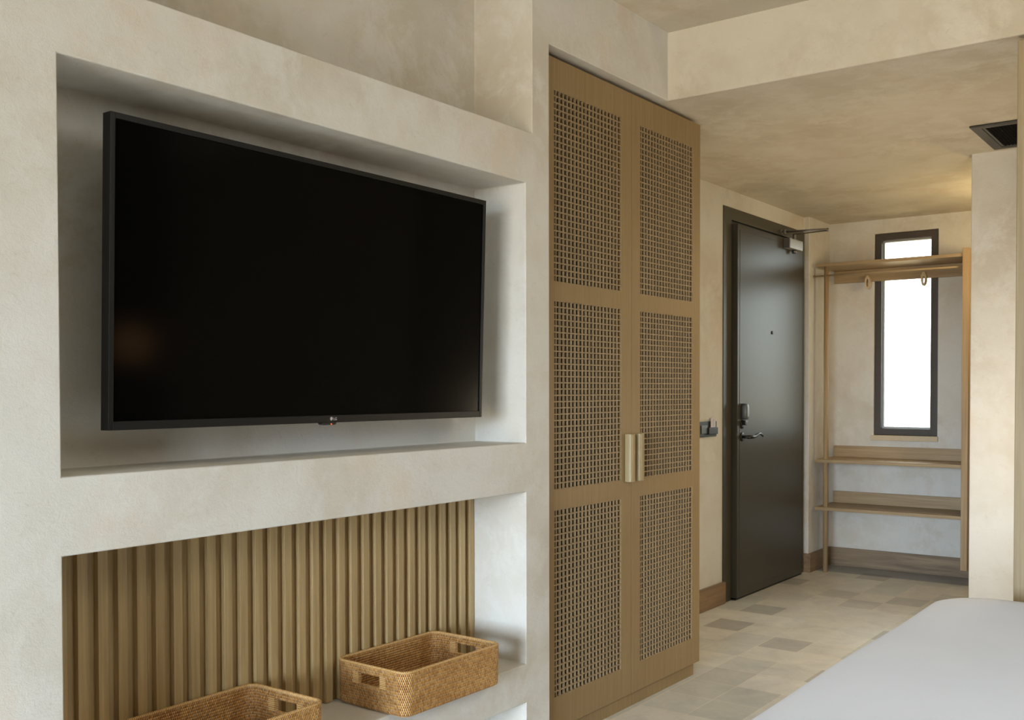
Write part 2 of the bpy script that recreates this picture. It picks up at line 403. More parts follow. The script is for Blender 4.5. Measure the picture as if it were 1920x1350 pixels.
o = obj('trim_sill', bxo(XF-0.022, XF+0.06, 1.800, 2.250, 0.910, 0.947), M_SILL, bevel=0.003); tag(o, kind='structure')

# baseboards
def board(name, pts, z1, m_):
    bm = nb(); prism(bm, pts, 'z', 0.0, z1); o = obj(name, bm, m_, bevel=0.002); tag(o, kind='structure'); return o
board('baseboard_left', [(4.10, YD), (5.640, YD), (5.640, YD-0.02), (4.10, YD-0.02)], 0.129, M_BASE)
board('baseboard_jog', [(6.926, YD-0.001), (6.926, YP-0.02), (XF-0.001, YP-0.02), (XF-0.001, YP), (6.946, YP), (6.946, YD-0.001)], 0.130, M_BASE)
board('baseboard_end', [(XF, YP-0.02), (XF, -1.0), (XF-0.02, -1.0), (XF-0.02, YP-0.02)], 0.130, M_BASEY)

# wood-clad end of the partition on the right
bm = nb(); box(bm, XB+0.010, XB+0.05, -1.34, 0.688, 0.0, 2.446)
o = obj('partition_panel', bm, M_PANEL, off=(XB+0.03, -0.3, 0), bevel=0.003)
tag(o, 'tall light oak partition panel at the right edge, just past the bed', 'panel')

# ---------------------------------------------------------------- slatted panel in the lower niche
bm = nb(); box(bm, 1.155, 2.798, 2.238, 2.2445, 0.348, 0.927)
P = 0.0521
for k in range(-3, 29):
    x0 = 1.315 + k*P; x1 = min(x0+0.0262, 2.797)
    box(bm, x0, x1, 2.220, 2.2385, 0.3485, 0.9265)
o = obj('slatted_panel', bm, M_SLAT, off=(1.98, 2.24, 0.348), bevel=0.0014, seg=2)
tag(o, 'wall panel of upright oak slats lining the niche behind the two baskets', 'wall panel')

# ---------------------------------------------------------------- television
tvX0, tvX1, yT, yB, zT, zB = 1.296, 2.634, 2.037, 2.058, 1.882, 1.183
L = Vector((1.965, 2.10, 1.183))
tv = thing('television', L, 'large black flat-screen television mounted in the upper wall niche', 'television')
def tvp(x, d, z):               # d = depth behind the front plane, z 0..1 from bottom to top
    a = math.atan2(yB-yT, zT-zB)
    return (x, yB + (yT-yB)*z + d*math.cos(a), zB + (zT-zB)*z + d*math.sin(a)*0.0)
def tvbox(bm, x0, x1, d0, d1, s0, s1):
    v = [bm.verts.new(tvp(x, d, s)) for s in (s0, s1) for (x, d) in ((x0, d0), (x1, d0), (x1, d1), (x0, d1))]
    for q in ((0,3,2,1),(4,5,6,7),(0,1,5,4),(1,2,6,5),(2,3,7,6),(3,0,4,7)): bm.faces.new([v[i] for i in q])
H_ = 0.6993; fb = 0.0135/H_; fbb = 0.020/H_
bm = nb()
tvbox(bm, tvX0, tvX0+0.0125, 0, 0.030, 0, 1); tvbox(bm, tvX1-0.0125, tvX1, 0, 0.030, 0, 1)
tvbox(bm, tvX0+0.0125, tvX1-0.0125, 0, 0.030, 1-fb, 1); tvbox(bm, tvX0+0.0125, tvX1-0.0125, 0, 0.030, 0, fbb)
obj('bezel', bm, M_TVFR, tv, L, bevel=0.0012)
bm = nb(); tvbox(bm, tvX0+0.012, tvX1-0.012, 0.004, 0.012, fbb*0.9, 1-fb*0.9); obj('screen', bm, M_TVGL, tv, L)
bm = nb(); tvbox(bm, tvX0+0.006, tvX1-0.006, 0.030, 0.036, 0.005, 0.995)
tvbox(bm, tvX0+0.20, tvX1-0.20, 0.036, 0.070, 0.08, 0.72)
obj('back_cover', bm, M_TVFR, tv, L, bevel=0.004)
bm = nb(); box(bm, 1.80, 2.13, 2.125, 2.2135, 1.38, 1.62); obj('wall_bracket', bm, M_BLK, tv, L)
bm = nb(); xc = 1.962
prism(bm, [(xc-0.026, -0.0035/H_), (xc-0.021, -0.0065/H_), (xc+0.021, -0.0065/H_), (xc+0.026, -0.0035/H_), (xc+0.026, 0.001), (xc-0.026, 0.001)], 'y', 0.002, 0.020)
for vv in bm.verts: vv.co = Vector(tvp(vv.co.x, vv.co.y, vv.co.z))
sens = obj('sensor_bar', bm, M_BLK, tv, L, bevel=0.001)
bm = nb()
tube(bm, [Vector(tvp(1.968, 0.0005, -0.0042/H_)), Vector(tvp(1.968, 0.004, -0.0042/H_))], 0.0018, 12)
obj('standby_light', bm, M_RED, sens, (0, 0, 0)).location = -L
# maker's mark on the lower bezel: round emblem and two letters
bm = nb(); ec = Vector(tvp(1.9665, -0.0004, 0.0105/H_))
def disc(bm, c, r0, r1, a0, a1, n_=24, y=0.0):
    A = [bm.verts.new(c + Vector((r0*math.cos(a0+(a1-a0)*i/n_), y, r0*math.sin(a0+(a1-a0)*i/n_)))) for i in range(n_+1)]
    B = [bm.verts.new(c + Vector((r1*math.cos(a0+(a1-a0)*i/n_), y, r1*math.sin(a0+(a1-a0)*i/n_)))) for i in range(n_+1)]
    for i in range(n_): bm.faces.new((A[i], A[i+1], B[i+1], B[i]))
disc(bm, ec, 0.0046, 0.0052, R(-5), R(270))                        # face ring
disc(bm, ec, 0.00005, 0.0042, 0, R(360))
cv = bpy.data.curves.new('logo_text', 'FONT'); cv.body = 'LG'; cv.size = 0.0110; cv.extrude = 0.0003; cv.space_character = 1.0
to = bpy.data.objects.new('logo_text', cv); C.objects.link(to)
dg = bpy.context.evaluated_depsgraph_get(); me = bpy.data.meshes.new_from_object(to.evaluated_get(dg))
tb = bmesh.new(); tb.from_mesh(me)
for vv in tb.verts:
    x, y, z = vv.co
    vv.co = Vector((ec.x + 0.0072 + x, ec.y - 0.0001 - z, ec.z - 0.0043 + y))
tmp = bpy.data.meshes.new('tmp'); tb.to_mesh(tmp); tb.free(); bm.from_mesh(tmp)
bpy.data.objects.remove(to); bpy.data.meshes.remove(tmp); bpy.data.meshes.remove(me); bpy.data.curves.remove(cv)
obj('logo', bm, M_LOGO, tv, L)

# ---------------------------------------------------------------- wardrobe with lattice doors
YC = 2.030; KW = 2.030/2.010
def kx(x): return x*KW
def kz(z): return CAM_Z + (z-CAM_Z)*KW
XL, XM, XR = 2.960, kx(3.529), kx(4.132)
ZB, ZT = kz(0.068), kz(2.430)
L = Vector((3.54, 2.3, 0))
wd = thing('wardrobe', L, 'tall built-in oak wardrobe with two lattice-panelled doors beside the television wall', 'wardrobe')
TH = 0.022
bm = nb()
box(bm, XL, XR-0.004, YC+TH+0.003, YD-0.02, ZB, 0.086)           # bottom
box(bm, XL, XR-0.004, YC+TH+0.003, YD-0.02, 2.412, ZT)           # top
box(bm, XL, XL+0.018, YC+TH+0.003, YD-0.02, 0.086, 2.412)
box(bm, XR-0.022, XR-0.004, YC+TH+0.003, YD-0.02, 0.086, 2.412)
obj('body', bm, M_CAB, wd, L, bevel=0.001)
bm = nb(); y0_, y1_ = YC+TH+0.004, YD-0.036  # near-black liner added so the lattice holes read as deep shade
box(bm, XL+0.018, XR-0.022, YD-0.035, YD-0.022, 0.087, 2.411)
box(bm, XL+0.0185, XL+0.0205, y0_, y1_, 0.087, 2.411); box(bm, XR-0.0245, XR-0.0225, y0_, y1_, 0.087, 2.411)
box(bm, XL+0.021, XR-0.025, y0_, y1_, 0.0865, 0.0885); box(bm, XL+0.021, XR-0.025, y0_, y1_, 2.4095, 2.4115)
ln_ = obj('shade_lining', bm, M_DARKIN, wd, L); ln_['label'] = 'liner standing in for the shade inside the wardrobe, behind the lattice'
obj('plinth', bxo(XL, XR-0.028, YC+0.016, YD-0.03, 0.0, ZB-0.0005), M_CAB, wd, L)
rows = [(kz(p), kz(q)) for p, q in ((0.183, 0.848), (0.919, 1.584), (1.650, 2.319))]
for di, (x0, x1, px0, px1) in enumerate(((XL, XM-0.0012, kx(2.986), kx(3.447)), (XM+0.0012, XR, kx(3.598), kx(4.058)))):
    xs = [x0, px0, px1, x1]; zs = [ZB+0.002] + [z for r_ in rows for z in r_] + [ZT-0.002]
    dr = obj('door', voxels(xs, [YC, YC+TH], zs, lambda x, y, z: not (px0 < x < px1 and any(a < z < b_ for a, b_ in rows))), M_CAB, wd, L, bevel=0.0012)
    for z0, z1 in rows:
        bm = nb(); nc, nr = 19, 30; bw = 0.0046; d0, d1 = YC+0.0015, YC+0.0115
        ph = 0.5 if di == 0 else 0.0
        pc = (px1-px0)/18.6
        c0 = px0 + (0.62*pc if di == 0 else 0.58*pc)
        for i in range(20):
            xx = c0 + i*pc
            if xx < px1-0.002: box(bm, xx-bw/2, min(xx+bw/2, px1), d0+0.0003, d1-0.0003, z0, z1)
        pr_ = (z1-z0)/nr
        for j in range(nr+1):
            zz = z0 + j*pr_
            box(bm, px0, px1, d0, d1, max(z0, zz-bw/2), min(z1, zz+bw/2))
        obj('lattice_panel', bm, M_LAT, dr, (0, 0, 0)).location = -L
    hx0, hx1 = ((kx(3.478), kx(3.517)) if di == 0 else (kx(3.548), kx(3.587)))
    pts = [(hx0, YC), (hx0, YC-0.020), (hx0+0.004, YC-0.0265), (hx0+0.010, YC-0.029), (hx1-0.006, YC-0.027), (hx1, YC-0.022), (hx1, YC)]
    bm = nb(); prism(bm, pts, 'z', kz(0.9115), kz(1.098))
    hd = obj('handle', bm, M_BRASS, dr, (0, 0, 0), bevel=0.001); hd.location = -L; hd['label'] = 'pale brass bar handle'

# ---------------------------------------------------------------- entrance door
L = Vector((6.29, YD, 0))
dn = bpy.data.objects.new('door_1', None); C.objects.link(dn); dn.location = L; tag(dn, kind='structure')
yf = YD-0.006
xs = [5.629, 5.742, 6.850, 6.942]; zs = [0, 2.285, 2.357]
obj('door_frame', voxels(xs, [yf, YD+0.12], zs, lambda x, y, z: not (xs[1] < x < xs[2] and z < 2.285) and (y < 9)), M_DFR, dn, L, bevel=0.002)
lf = obj('door_leaf', bxo(5.756, 6.842, YD-0.038, YD+0.012, 0.012, 2.262), M_DOOR, dn, L, bevel=0.0025)
bm = nb()
box(bm, 5.744, 6.848, YD+0.013, YD+0.05, 0.004, 2.284); obj('door_stop', bm, M_BLK, dn, L)
bm = nb(); yl = YD-0.038
ln = [5.792, 6.822]
obj('leaf_moulding', voxels([5.787, 5.790, 6.822, 6.825], [yl-0.0015, yl+0.001], [0.052, 0.055, 2.226, 2.229], lambda x, y, z: not (5.790 < x < 6.822 and 0.055 < z < 2.226)), M_DOOR, dn, L)
obj('threshold', bxo(5.756, 6.842, YD-0.03, YD+0.10, 0.0, 0.006), M_BLK, dn, L)
bm = nb(); tube(bm, [(6.286, yl+0.001, 1.633), (6.286, yl-0.004, 1.633)], 0.011, 20); obj('peephole', bm, M_BLK, dn, L)
# lock housing, thumb turn, rose and lever
def capsule(xc, zc, rx, rz, n_=32, p_=2.0):
    out = []
    for i in range(n_):
        a = 2*math.pi*i/n_; cx, sz = math.cos(a), math.sin(a)
        out.append((xc + rx*math.copysign(abs(cx)**(2/p_), cx), zc + rz*math.copysign(abs(sz)**(2/p_), sz)))
    return out
def dome(bm, xc, zc, rx, rz, y0, h, p_=2.4, n_=36, steps=6):
    rings = []
    prof = [(1.0, 0.0), (1.0, 0.45), (0.97, 0.70), (0.88, 0.88), (0.70, 0.97), (0.35, 1.0)]
    for s, t_ in prof:
        q = capsule(xc, zc, rx-(1-s)*min(rx, rz), rz-(1-s)*min(rx, rz), n_, p_)
        rings.append([bm.verts.new((x, y0 - h*t_, z)) for x, z in q])
    fs = []
    for a, b_ in zip(rings, rings[1:]):
        for i in range(n_): fs.append(bm.faces.new((a[i], a[(i+1) % n_], b_[(i+1) % n_], b_[i])))
    fs.append(bm.faces.new(rings[-1])); fs.append(bm.faces.new(rings[0][::-1]))
    for f in fs: f.smooth = True
    bmesh.ops.recalc_face_normals(bm, faces=fs)
bm = nb(); dome(bm, 5.836, 1.137, 0.029, 0.049, yl, 0.034, 3.2)
lk = obj('lock_housing', bm, M_LOCK, dn, L)
bm = nb(); dome(bm, 5.826, 1.060, 0.023, 0.027, yl, 0.008, 2.2); obj('thumbturn_rose', bm, M_BLK, dn, L)
bm = nb(); box(bm, 5.806, 5.842, yl-0.030, yl-0.006, 1.055, 1.084); obj('thumbturn', bm, M_BLK, dn, L, bevel=0.004)
bm = nb(); dome(bm, 5.822, 0.984, 0.027, 0.027, yl, 0.008, 2.0); obj('lever_rose', bm, M_BLK, dn, L)
bm = nb(); tube(bm, [(5.822, yl, 0.984), (5.822, yl-0.045, 0.984)], 0.009, 16)
tube(bm, [(5.815, yl-0.045, 0.983), (5.86, yl-0.050, 0.983), (5.89, yl-0.052, 0.983), (5.92, yl-0.053, 0.990), (5.945, yl-0.054, 0.999), (5.97, yl-0.054, 1.001), (6.00, yl-0.053, 0.993), (6.02, yl-0.052, 0.982)],
     [0.011, 0.011, 0.010, 0.009, 0.008, 0.008, 0.007, 0.006], 16)
obj('lever_handle', bm, M_BLK, dn, L)
# door closer: its own thing
cl_ = Vector((6.58, yl, 2.19))
dc = thing('door_closer', cl_, 'silver door closer fixed at the top corner of the dark entrance door', 'door closer')
obj('body', bxo(6.475, 6.700, yl-0.048, yl-0.0005, 2.192, 2.258), M_ALU, dc, cl_, bevel=0.006, seg=3)
bm = nb(); box(bm, 6.466, 6.476, yl-0.046, yl-0.002, 2.194, 2.256); obj('end_cap', bm, M_STEEL, dc, cl_, bevel=0.002)
bm = nb(); tube(bm, [(6.60, yl-0.026, 2.192), (6.60, yl-0.026, 2.170)], [0.016, 0.014], 20); obj('spindle_cap', bm, M_STEEL, dc, cl_)
bm = nb(); tube(bm, [(6.60, yl-0.026, 2.258), (6.60, yl-0.026, 2.300)], 0.010, 16)
elb = Vector((6.56, 2.292, 2.300))
def flatbar(bm, a, b_, wd_, th):
    a = Vector(a); b_ = Vector(b_); d = (b_-a); d.z = 0; s = d.normalized().cross(Vector((0, 0, 1)))*wd_/2
    v = []
    for q in (a, b_):
        for u_, z_ in ((-1, -th/2), (1, -th/2), (1, th/2), (-1, th/2)): v.append(bm.verts.new(q + s*u_ + Vector((0, 0, z_))))
    fs = [bm.faces.new([v[i] for i in q]) for q in ((0,1,2,3),(7,6,5,4),(0,4,5,1),(1,5,6,2),(2,6,7,3),(3,7,4,0))]
    bmesh.ops.recalc_face_normals(bm, faces=fs)
flatbar(bm, (6.60, yl-0.026, 2.296), elb+Vector((0, 0, -0.006)), 0.020, 0.006)
obj('main_arm', bm, M_STEEL, dc, cl_, bevel=0.0012)
bm = nb(); tube(bm, [(6.517, YD-0.030, 2.306), elb+Vector((0, 0, 0.004))], 0.0065, 14)
tube(bm, [elb+Vector((0, 0, -0.011)), elb+Vector((0, 0, 0.010))], 0.0070, 16)
obj('forearm', bm, M_STEEL, dc, cl_)
bm = nb(); box(bm, 6.497, 6.540, YD-0.012, YD-0.0062, 2.292, 2.322); box(bm, 6.508, 6.526, YD-0.036, YD-0.012, 2.300, 2.314); tube(bm, [(6.517, YD-0.030, 2.290), (6.517, YD-0.030, 2.320)], 0.010, 14)
obj('frame_bracket', bm, M_STEEL, dc, cl_, bevel=0.001)

# key-card switch by the door
L = Vector((5.42, YD, 1.0))
ks = thing('switch_plate', L, 'dark grey key-card and light switch plate on the wall between wardrobe and door', 'light switch')
obj('plate', bxo(5.265, 5.531, YD-0.010, YD-0.0005, 0.998, 1.087), M_PLATE, ks, L, bevel=0.003)
obj('rocker', bxo(5.325, 5.400, YD-0.014, YD-0.0095, 1.018, 1.066), M_LOCK, ks, L, bevel=0.002)
obj('card_slot', bxo(5.405, 5.525, YD-0.022, YD-0.0095, 1.012, 1.052), M_PLATE, ks, L, bevel=0.003)
L2 = Vector((5.47, YD-0.016, 1.05))
kc = obj('key_card', bxo(5.437, 5.500, YD-0.0165, YD-0.0155, 1.0525, 1.106), M_CARD, off=L2)
tag(kc, 'small pale key card standing in the dark switch plate by the door', 'card')
bm = nb()
for i, (dx, dz) in enumerate(((0, 0), (0.004, 0.009), (-0.003, 0.018), (0.003, 0.027))):
    box(bm, 5.466+dx, 5.474+dx, YD-0.0170, YD-0.0164, 1.064+dz, 1.067+dz)
o = obj('printed_mark', bm, M_BLK, kc, L2); o['label'] = 'dark print on the card'

# ---------------------------------------------------------------- ceiling vent
L = Vector((5.25, 0.9, ZH))
ve = thing('ceiling_vent', L, 'dark metal air vent grille set in the lower hall ceiling', 'vent')
vx0, vx1, vy0, vy1 = 4.988, 5.520, 0.72, 1.097; fw = 0.045
obj('frame', voxels([vx0, vx0+fw, vx1-fw, vx1], [vy0, vy0+fw, vy1-fw, vy1], [ZH-0.010, ZH-0.0005], lambda x, y, z: not (vx0+fw < x < vx1-fw and vy0+fw < y < vy1-fw)), M_VENT, ve, L, bevel=0.004, seg=3)
obj('inner_frame', voxels([vx0+fw, vx0+fw+.012, vx1-fw-.012, vx1-fw], [vy0+fw, vy0+fw+.012, vy1-fw-.012, vy1-fw], [ZH-0.007, ZH-0.0005], lambda x, y, z: not (vx0+fw+.012 < x < vx1-fw-.012 and vy0+fw+.012 < y < vy1-fw-.012)), M_BLK, ve, L, bevel=0.001)
obj('duct_shade', bxo(vx0+fw, vx1-fw, vy0+fw, vy1-fw, ZH-0.0012, ZH-0.0002), M_VDK, ve, L)  # flat black sheet stands in for the shade up inside the vent
y_ = vy0+fw+0.016
while y_ < vy1-fw-0.010:
    bm = nb(); a = 0.5
    prism(bm, [(y_-0.004, ZH-0.0012), (y_-0.0028, ZH-0.0012), (y_+0.005, ZH-0.0085), (y_+0.0038, ZH-0.0085)], 'x', vx0+fw+0.012, vx1-fw-0.012)
    obj('louvre', bm, M_VDK, ve, L); y_ += 0.0155

# ---------------------------------------------------------------- coat rack unit at the end of the hall
XS = 6.985
L = Vector((7.17, 2.05, 0))
cr = thing('coat_rack', L, 'open oak coat rack with pole, hooks and shelves under the slit window', 'coat rack')
def sh(name, y0, y1, z0, z1, x0=XS, x1=XF-0.001, m_=M_RACK, bv=0.002):
    return obj(name, bxo(x0, x1, y0, y1, z0, z1), m_, cr, L, bevel=bv)
sh('shelf', 1.568, 2.523, 2.116, 2.137)
sh('shelf', 1.568, 2.526, 0.762, 0.784)
sh('shelf', 1.568, 2.526, 0.432, 0.454)
sh('back_rail', 1.568, 2.512, 2.028, 2.115, XF-0.024, XF-0.0005)
sh('back_rail', 1.568, 2.512, 0.7845, 0.866, XF-0.024, XF-0.0005)
sh('back_rail', 1.568, 2.515, 0.4545, 0.538, XF-0.024, XF-0.0005)
obj('end_panel', bxo(XS-0.010, XF-0.0215, 1.528, 1.5675, 0.108, 2.168), M_RACKZ, cr, L, bevel=0.002)
bm = nb(); tube(bm, [(7.021, 2.459, 0.0), (7.021, 2.459, 2.116)], 0.0160, 24); obj('pole', bm, M_RACKZ, cr, L)
bm = nb(); tube(bm, [(7.010, 2.545, 2.054), (7.010, 1.568, 2.054)], 0.0062, 12); obj('hanging_rail', bm, M_RACK, cr, L)
for hy in (2.262, 1.885):
    bm = nb()
    n_ = 40; xo0, xo1 = XF-0.074, XF-0.0245
    def st(rx, rz_top, rz_bot, zc):
        out = []
        for i in range(n_):
            a = 2*math.pi*i/n_; c_, s_ = math.cos(a), math.sin(a)
            out.append((rx*c_, zc + (rz_top if s_ > 0 else rz_bot)*s_ ))
        return out
    O_ = st(0.0180, 0.046, 0.050, 2.022); I_ = st(0.0070, 0.026, 0.030, 2.018)
    for ring_x in (0,):
        A = [bm.verts.new((xo0, hy+y, z)) for y, z in O_]; B = [bm.verts.new((xo0, hy+y, z)) for y, z in I_]
        A2 = [bm.verts.new((xo0+0.034, hy+y, z)) for y, z in O_]; B2 = [bm.verts.new((xo0+0.034, hy+y, z)) for y, z in I_]
        fs = []
        for i in range(n_):
            j = (i+1) % n_
            fs += [bm.faces.new((A[i], A[j], B[j], B[i])), bm.faces.new((A2[j], A2[i], B2[i], B2[j])), bm.faces.new((A[j], A[i], A2[i], A2[j])), bm.faces.new((B[i], B[j], B2[j], B2[i]))]
        bmesh.ops.recalc_face_normals(bm, faces=fs)
    box(bm, xo0+0.032, XF-0.0245, hy-0.010, hy+0.010, 2.040, 2.064)
    obj('hook', bm, M_HOOK, cr, L, bevel=0.001)['label'] = 'pale wooden ring hook'

# ---------------------------------------------------------------- bed and duvet
bx0, bx1, by0, by1 = 1.66, 3.600, -1.30, 0.868
L = Vector(((bx0+bx1)/2, (by0+by1)/2, 0))
bd = thing('bed', L, 'double bed with upholstered base under the white duvet', 'bed')
obj('bed_base', bxo(bx0+0.06, bx1-0.06, by0+0.01, by1-0.07, 0.10, 0.32), M_BEDB, bd, L, bevel=0.02, seg=3)
obj('mattress', bxo(bx0+0.05, bx1-0.05, by0+0.01, by1-0.06, 0.321, 0.555), M_MATT, bd, L, bevel=0.05, seg=4)
for x, y in ((bx0+0.14, by0+0.12), (bx1-0.14, by0+0.12), (bx0+0.14, by1-0.16), (bx1-0.14, by1-0.16)):
    bm = nb(); tube(bm, [(x, y, 0.0), (x, y, 0.101)], [0.02, 0.026], 16); obj('leg', bm, M_BLK, bd, L)
def rrect(x0, x1, y0, y1, r, n_c=14, n_e=26):
    """outline with points spaced along edges, counter-clockwise"""
    pts = []
    cs = [((x1-r, y1-r), 0, r), ((x0+r, y1-r), 90, r), ((x0+r, y0+r), 180, r), ((x1-r, y0+r), 270, r)]
    for ci, ((cx, cy), a0, rr) in enumerate(cs):
        for i in range(n_c+1):
            a = R(a0 + 90*i/n_c); pts.append((cx + rr*math.cos(a), cy + rr*math.sin(a)))
        nx_, a1, _ = cs[(ci+1) % 4]; a = R(a0+90)
        e0 = Vector((cx + rr*math.cos(a), cy + rr*math.sin(a))); e1 = Vector((nx_[0] + rr*math.cos(a), nx_[1] + rr*math.sin(a)))
        for i in range(1, n_e): q = e0.lerp(e1, i/n_e); pts.append((q.x, q.y))
    return pts
bm = nb(); rings = []
prof = [(0.000, 0.20), (0.000, 0.34), (0.000, 0.46), (0.000, 0.535), (0.004, 0.560), (0.012, 0.578), (0.026, 0.590), (0.045, 0.5965), (0.075, 0.5995),
        (0.12, 0.6010), (0.2, 0.6020), (0.32, 0.6030), (0.45, 0.6035), (0.6, 0.604), (0.75, 0.604), (0.9, 0.604)]
def wob(x, y, z):
    s = math.sin(3.1*x+0.4)*0.5 + math.sin(7.3*x+1.9*y)*0.3 + math.sin(2.7*y+1.3)*0.4
    return s
for ins, z in prof:
    r = max(0.17-ins*0.6, 0.03)
    q = rrect(bx0-0.01+ins, bx1+0.012-ins, by0+ins*0.98, by1+0.008-ins, r)
    rg = []
    for x, y in q:
        w_ = wob(x, y, z)
        cx, cy = x-(bx0+bx1)/2, y-(by0+by1)/2; dl = math.hypot(cx, cy) or 1
        k = 0.004 if ins < 0.05 else 0.0
        rg.append(bm.verts.new((x + cx/dl*k*w_, y + cy/dl*k*w_, z + (0.0022*w_ if z > 0.5 else 0))))
    rings.append(rg)
fs = []
for a, b_ in zip(rings, rings[1:]):
    n_ = len(a)
    for i in range(n_): fs.append(bm.faces.new((a[i], a[(i+1) % n_], b_[(i+1) % n_], b_[i])))
fs.append(bm.faces.new(rings[-1]))
for f in fs: f.smooth = True
bmesh.ops.recalc_face_normals(bm, faces=fs)
L = Vector(((bx0+bx1)/2, (by0+by1)/2, 0.56))
dv = obj('duvet', bm, M_DUV, off=L)
sm = dv.modifiers.new('thick', 'SOLIDIFY'); sm.thickness = 0.018; sm.offset = -1
tag(dv, 'smooth plain white duvet covering the bed in the foreground', 'duvet')

# ---------------------------------------------------------------- rattan baskets
BL, BW, BH, BR = 0.440, 0.284, 0.131, 0.034
WT = 0.0085
def outline(L_, W_, r, step):
    """closed outline as (x, y, nx, ny, s) with arclength s, starting at +x side middle, ccw"""
    segs = []; hl, hw = L_/2-r, W_/2-r
    path = [('l', (L_/2, 0), (L_/2, hw)), ('a', (hl, hw), 0), ('l', (hl, W_/2), (-hl, W_/2)), ('a', (-hl, hw), 90), ('l', (-L_/2, hw), (-L_/2, -hw)),
            ('a', (-hl, -hw), 180), ('l', (-hl, -W_/2), (hl, -W_/2)), ('a', (hl, -hw), 270), ('l', (L_/2, -hw), (L_/2, 0))]
    out = []; s = 0
    for p_ in path:
        if p_[0] == 'l':
            a = Vector(p_[1]); b_ = Vector(p_[2]); d = (b_-a); ln_ = d.length; k = max(1, round(ln_/step)); nrm = Vector((d.y, -d.x)).normalized()
            for i in range(k): q = a + d*i/k; out.append((q.x, q.y, nrm.x, nrm.y, s+ln_*i/k))
            s += ln_
        else:
            ln_ = r*math.pi/2; k = max(2, round(ln_/step))
            for i in range(k):
                a = R(p_[2]+90*i/k); out.append((p_[1][0]+r*math.cos(a), p_[1][1]+r*math.sin(a), math.cos(a), math.sin(a), s+ln_*i/k))
            s += ln_
    return out, s
def make_basket():
    t = bpy.data.objects.new('rattan_basket', None); C.objects.link(t)
    pts, S = outline(BL, BW, BR, 0.0014)
    n_ = len(pts); rows_n = 17; rh = 0.0075; z0 = 0.004; sub = 6
    zs_ = [z0 + rh*(j/sub) for j in range(rows_n*sub - 3)]       # up to under the rim
    nz_ = len(zs_)
    hz0, hz1 = 0.0715, 0.1040; hy = 0.046
    bm = bmesh.new(); uv = bm.loops.layers.uv.new('UVMap')
    sw = 0.0056
    def relief(s, z):
        row = int((z-z0)/rh); fz = ((z-z0)/rh) % 1.0
        fs_ = ((s/sw) + (0.5 if row % 2 else 0.0)) % 1.0
        return 0.0011*math.sin(math.pi*fz)**0.7 + 0.0006*math.sin(math.pi*fs_)**0.8
    def grid(inner):
        G = []
        for j, z in enumerate(zs_):
            flare = 0.003*(z/BH)
            foot = -0.004*max(0, 1-z/0.012)**2
            rowv = []
            for (x, y, nx, ny, s) in pts:
                off_ = (flare + foot + relief(s, z)) if not inner else (flare + foot - WT - relief(s+sw*0.5, z) + 0.0016)
                rowv.append(bm.verts.new((x+nx*(off_-0.0015), y+ny*(off_-0.0015), z)))
            G.append(rowv)
        return G
    GO, GI = grid(False), grid(True)
    def hole(i, j):
        x, y, nx, ny, s = pts[i]
        z = zs_[j]
        return abs(nx) > 0.99 and abs(y) < hy and hz0 < z < hz1
    def quad(vs, uvs, sm_=True):
        f = bm.faces.new(vs); f.smooth = sm_
        for lp, u_ in zip(f.loops, uvs): lp[uv].uv = u_
        return f
    for j in range(nz_-1):
        for i in range(n_):
            k = (i+1) % n_
            s0 = pts[i][4]; s1 = pts[k][4] if k else S
            za, zb = zs_[j]-z0, zs_[j+1]-z0
            if hole(i, j):
                for di_, dj_, e in ((-1, 0, 'l'), (1, 0, 'r'), (0, -1, 'b'), (0, 1, 't')):
                    if not hole((i+di_) % n_, j+dj_):
                        if e == 'l': a, b_ = (GO[j][i], GO[j+1][i]), (GI[j+1][i], GI[j][i])
                        elif e == 'r': a, b_ = (GO[j+1][k], GO[j][k]), (GI[j][k], GI[j+1][k])
                        elif e == 'b': a, b_ = (GO[j][k], GO[j][i]), (GI[j][i], GI[j][k])
                        else: a, b_ = (GO[j+1][i], GO[j+1][k]), (GI[j+1][k], GI[j+1][i])
                        quad((a[0], a[1], b_[0], b_[1]), ((0.001, 0.001), (0.002, 0.001), (0.002, 0.003), (0.001, 0.003)))
                continue
            quad((GO[j][i], GO[j][k], GO[j+1][k], GO[j+1][i]), ((s0, za), (s1, za), (s1, zb), (s0, zb)))
            quad((GI[j][k], GI[j][i], GI[j+1][i], GI[j+1][k]), ((s1, za), (s0, za), (s0, zb), (s1, zb)))
    for i in range(n_):                                             # bottom edge closes the wall
        k = (i+1) % n_
        quad((GO[0][k], GO[0][i], GI[0][i], GI[0][k]), ((0, 0), (0.001, 0), (0.001, 0.001), (0, 0.001)))
        quad((GO[-1][i], GO[-1][k], GI[-1][k], GI[-1][i]), ((0, 0), (0.001, 0), (0.001, 0.001), (0, 0.001)))
    me = bpy.data.meshes.new('woven_wall'); bm.to_mesh(me); bm.free(); me.materials.append(M_RAT)
    o = bpy.data.objects.new('woven_wall', me); C.objects.link(o); o.parent = t
    # floor of the basket
    bm = bmesh.new(); uv = bm.loops.layers.uv.new('UVMap')
    q = [(x-nx*0.008, y-ny*0.008) for x, y, nx, ny, s in pts[::4]]
    for z, flip in ((0.0005, True), (0.009, False)):
        vs = [bm.verts.new((x, y, z)) for x, y in q]
        f = bm.faces.new(vs[::-1] if flip else vs)
        for lp in f.loops: lp[uv].uv = (lp.vert.co.x, lp.vert.co.y)
    bm.verts.ensure_lookup_table(); m_ = len(q)
    for i in range(m_):
        k = (i+1) % m_; f = bm.faces.new((bm.verts[i], bm.verts[k], bm.verts[m_+k], bm.verts[m_+i]))
    me = bpy.data.meshes.new('woven_floor'); bm.to_mesh(me); bm.free(); me.materials.append(M_RAT)
    o = bpy.data.objects.new('woven_floor', me); C.objects.link(o); o.parent = t
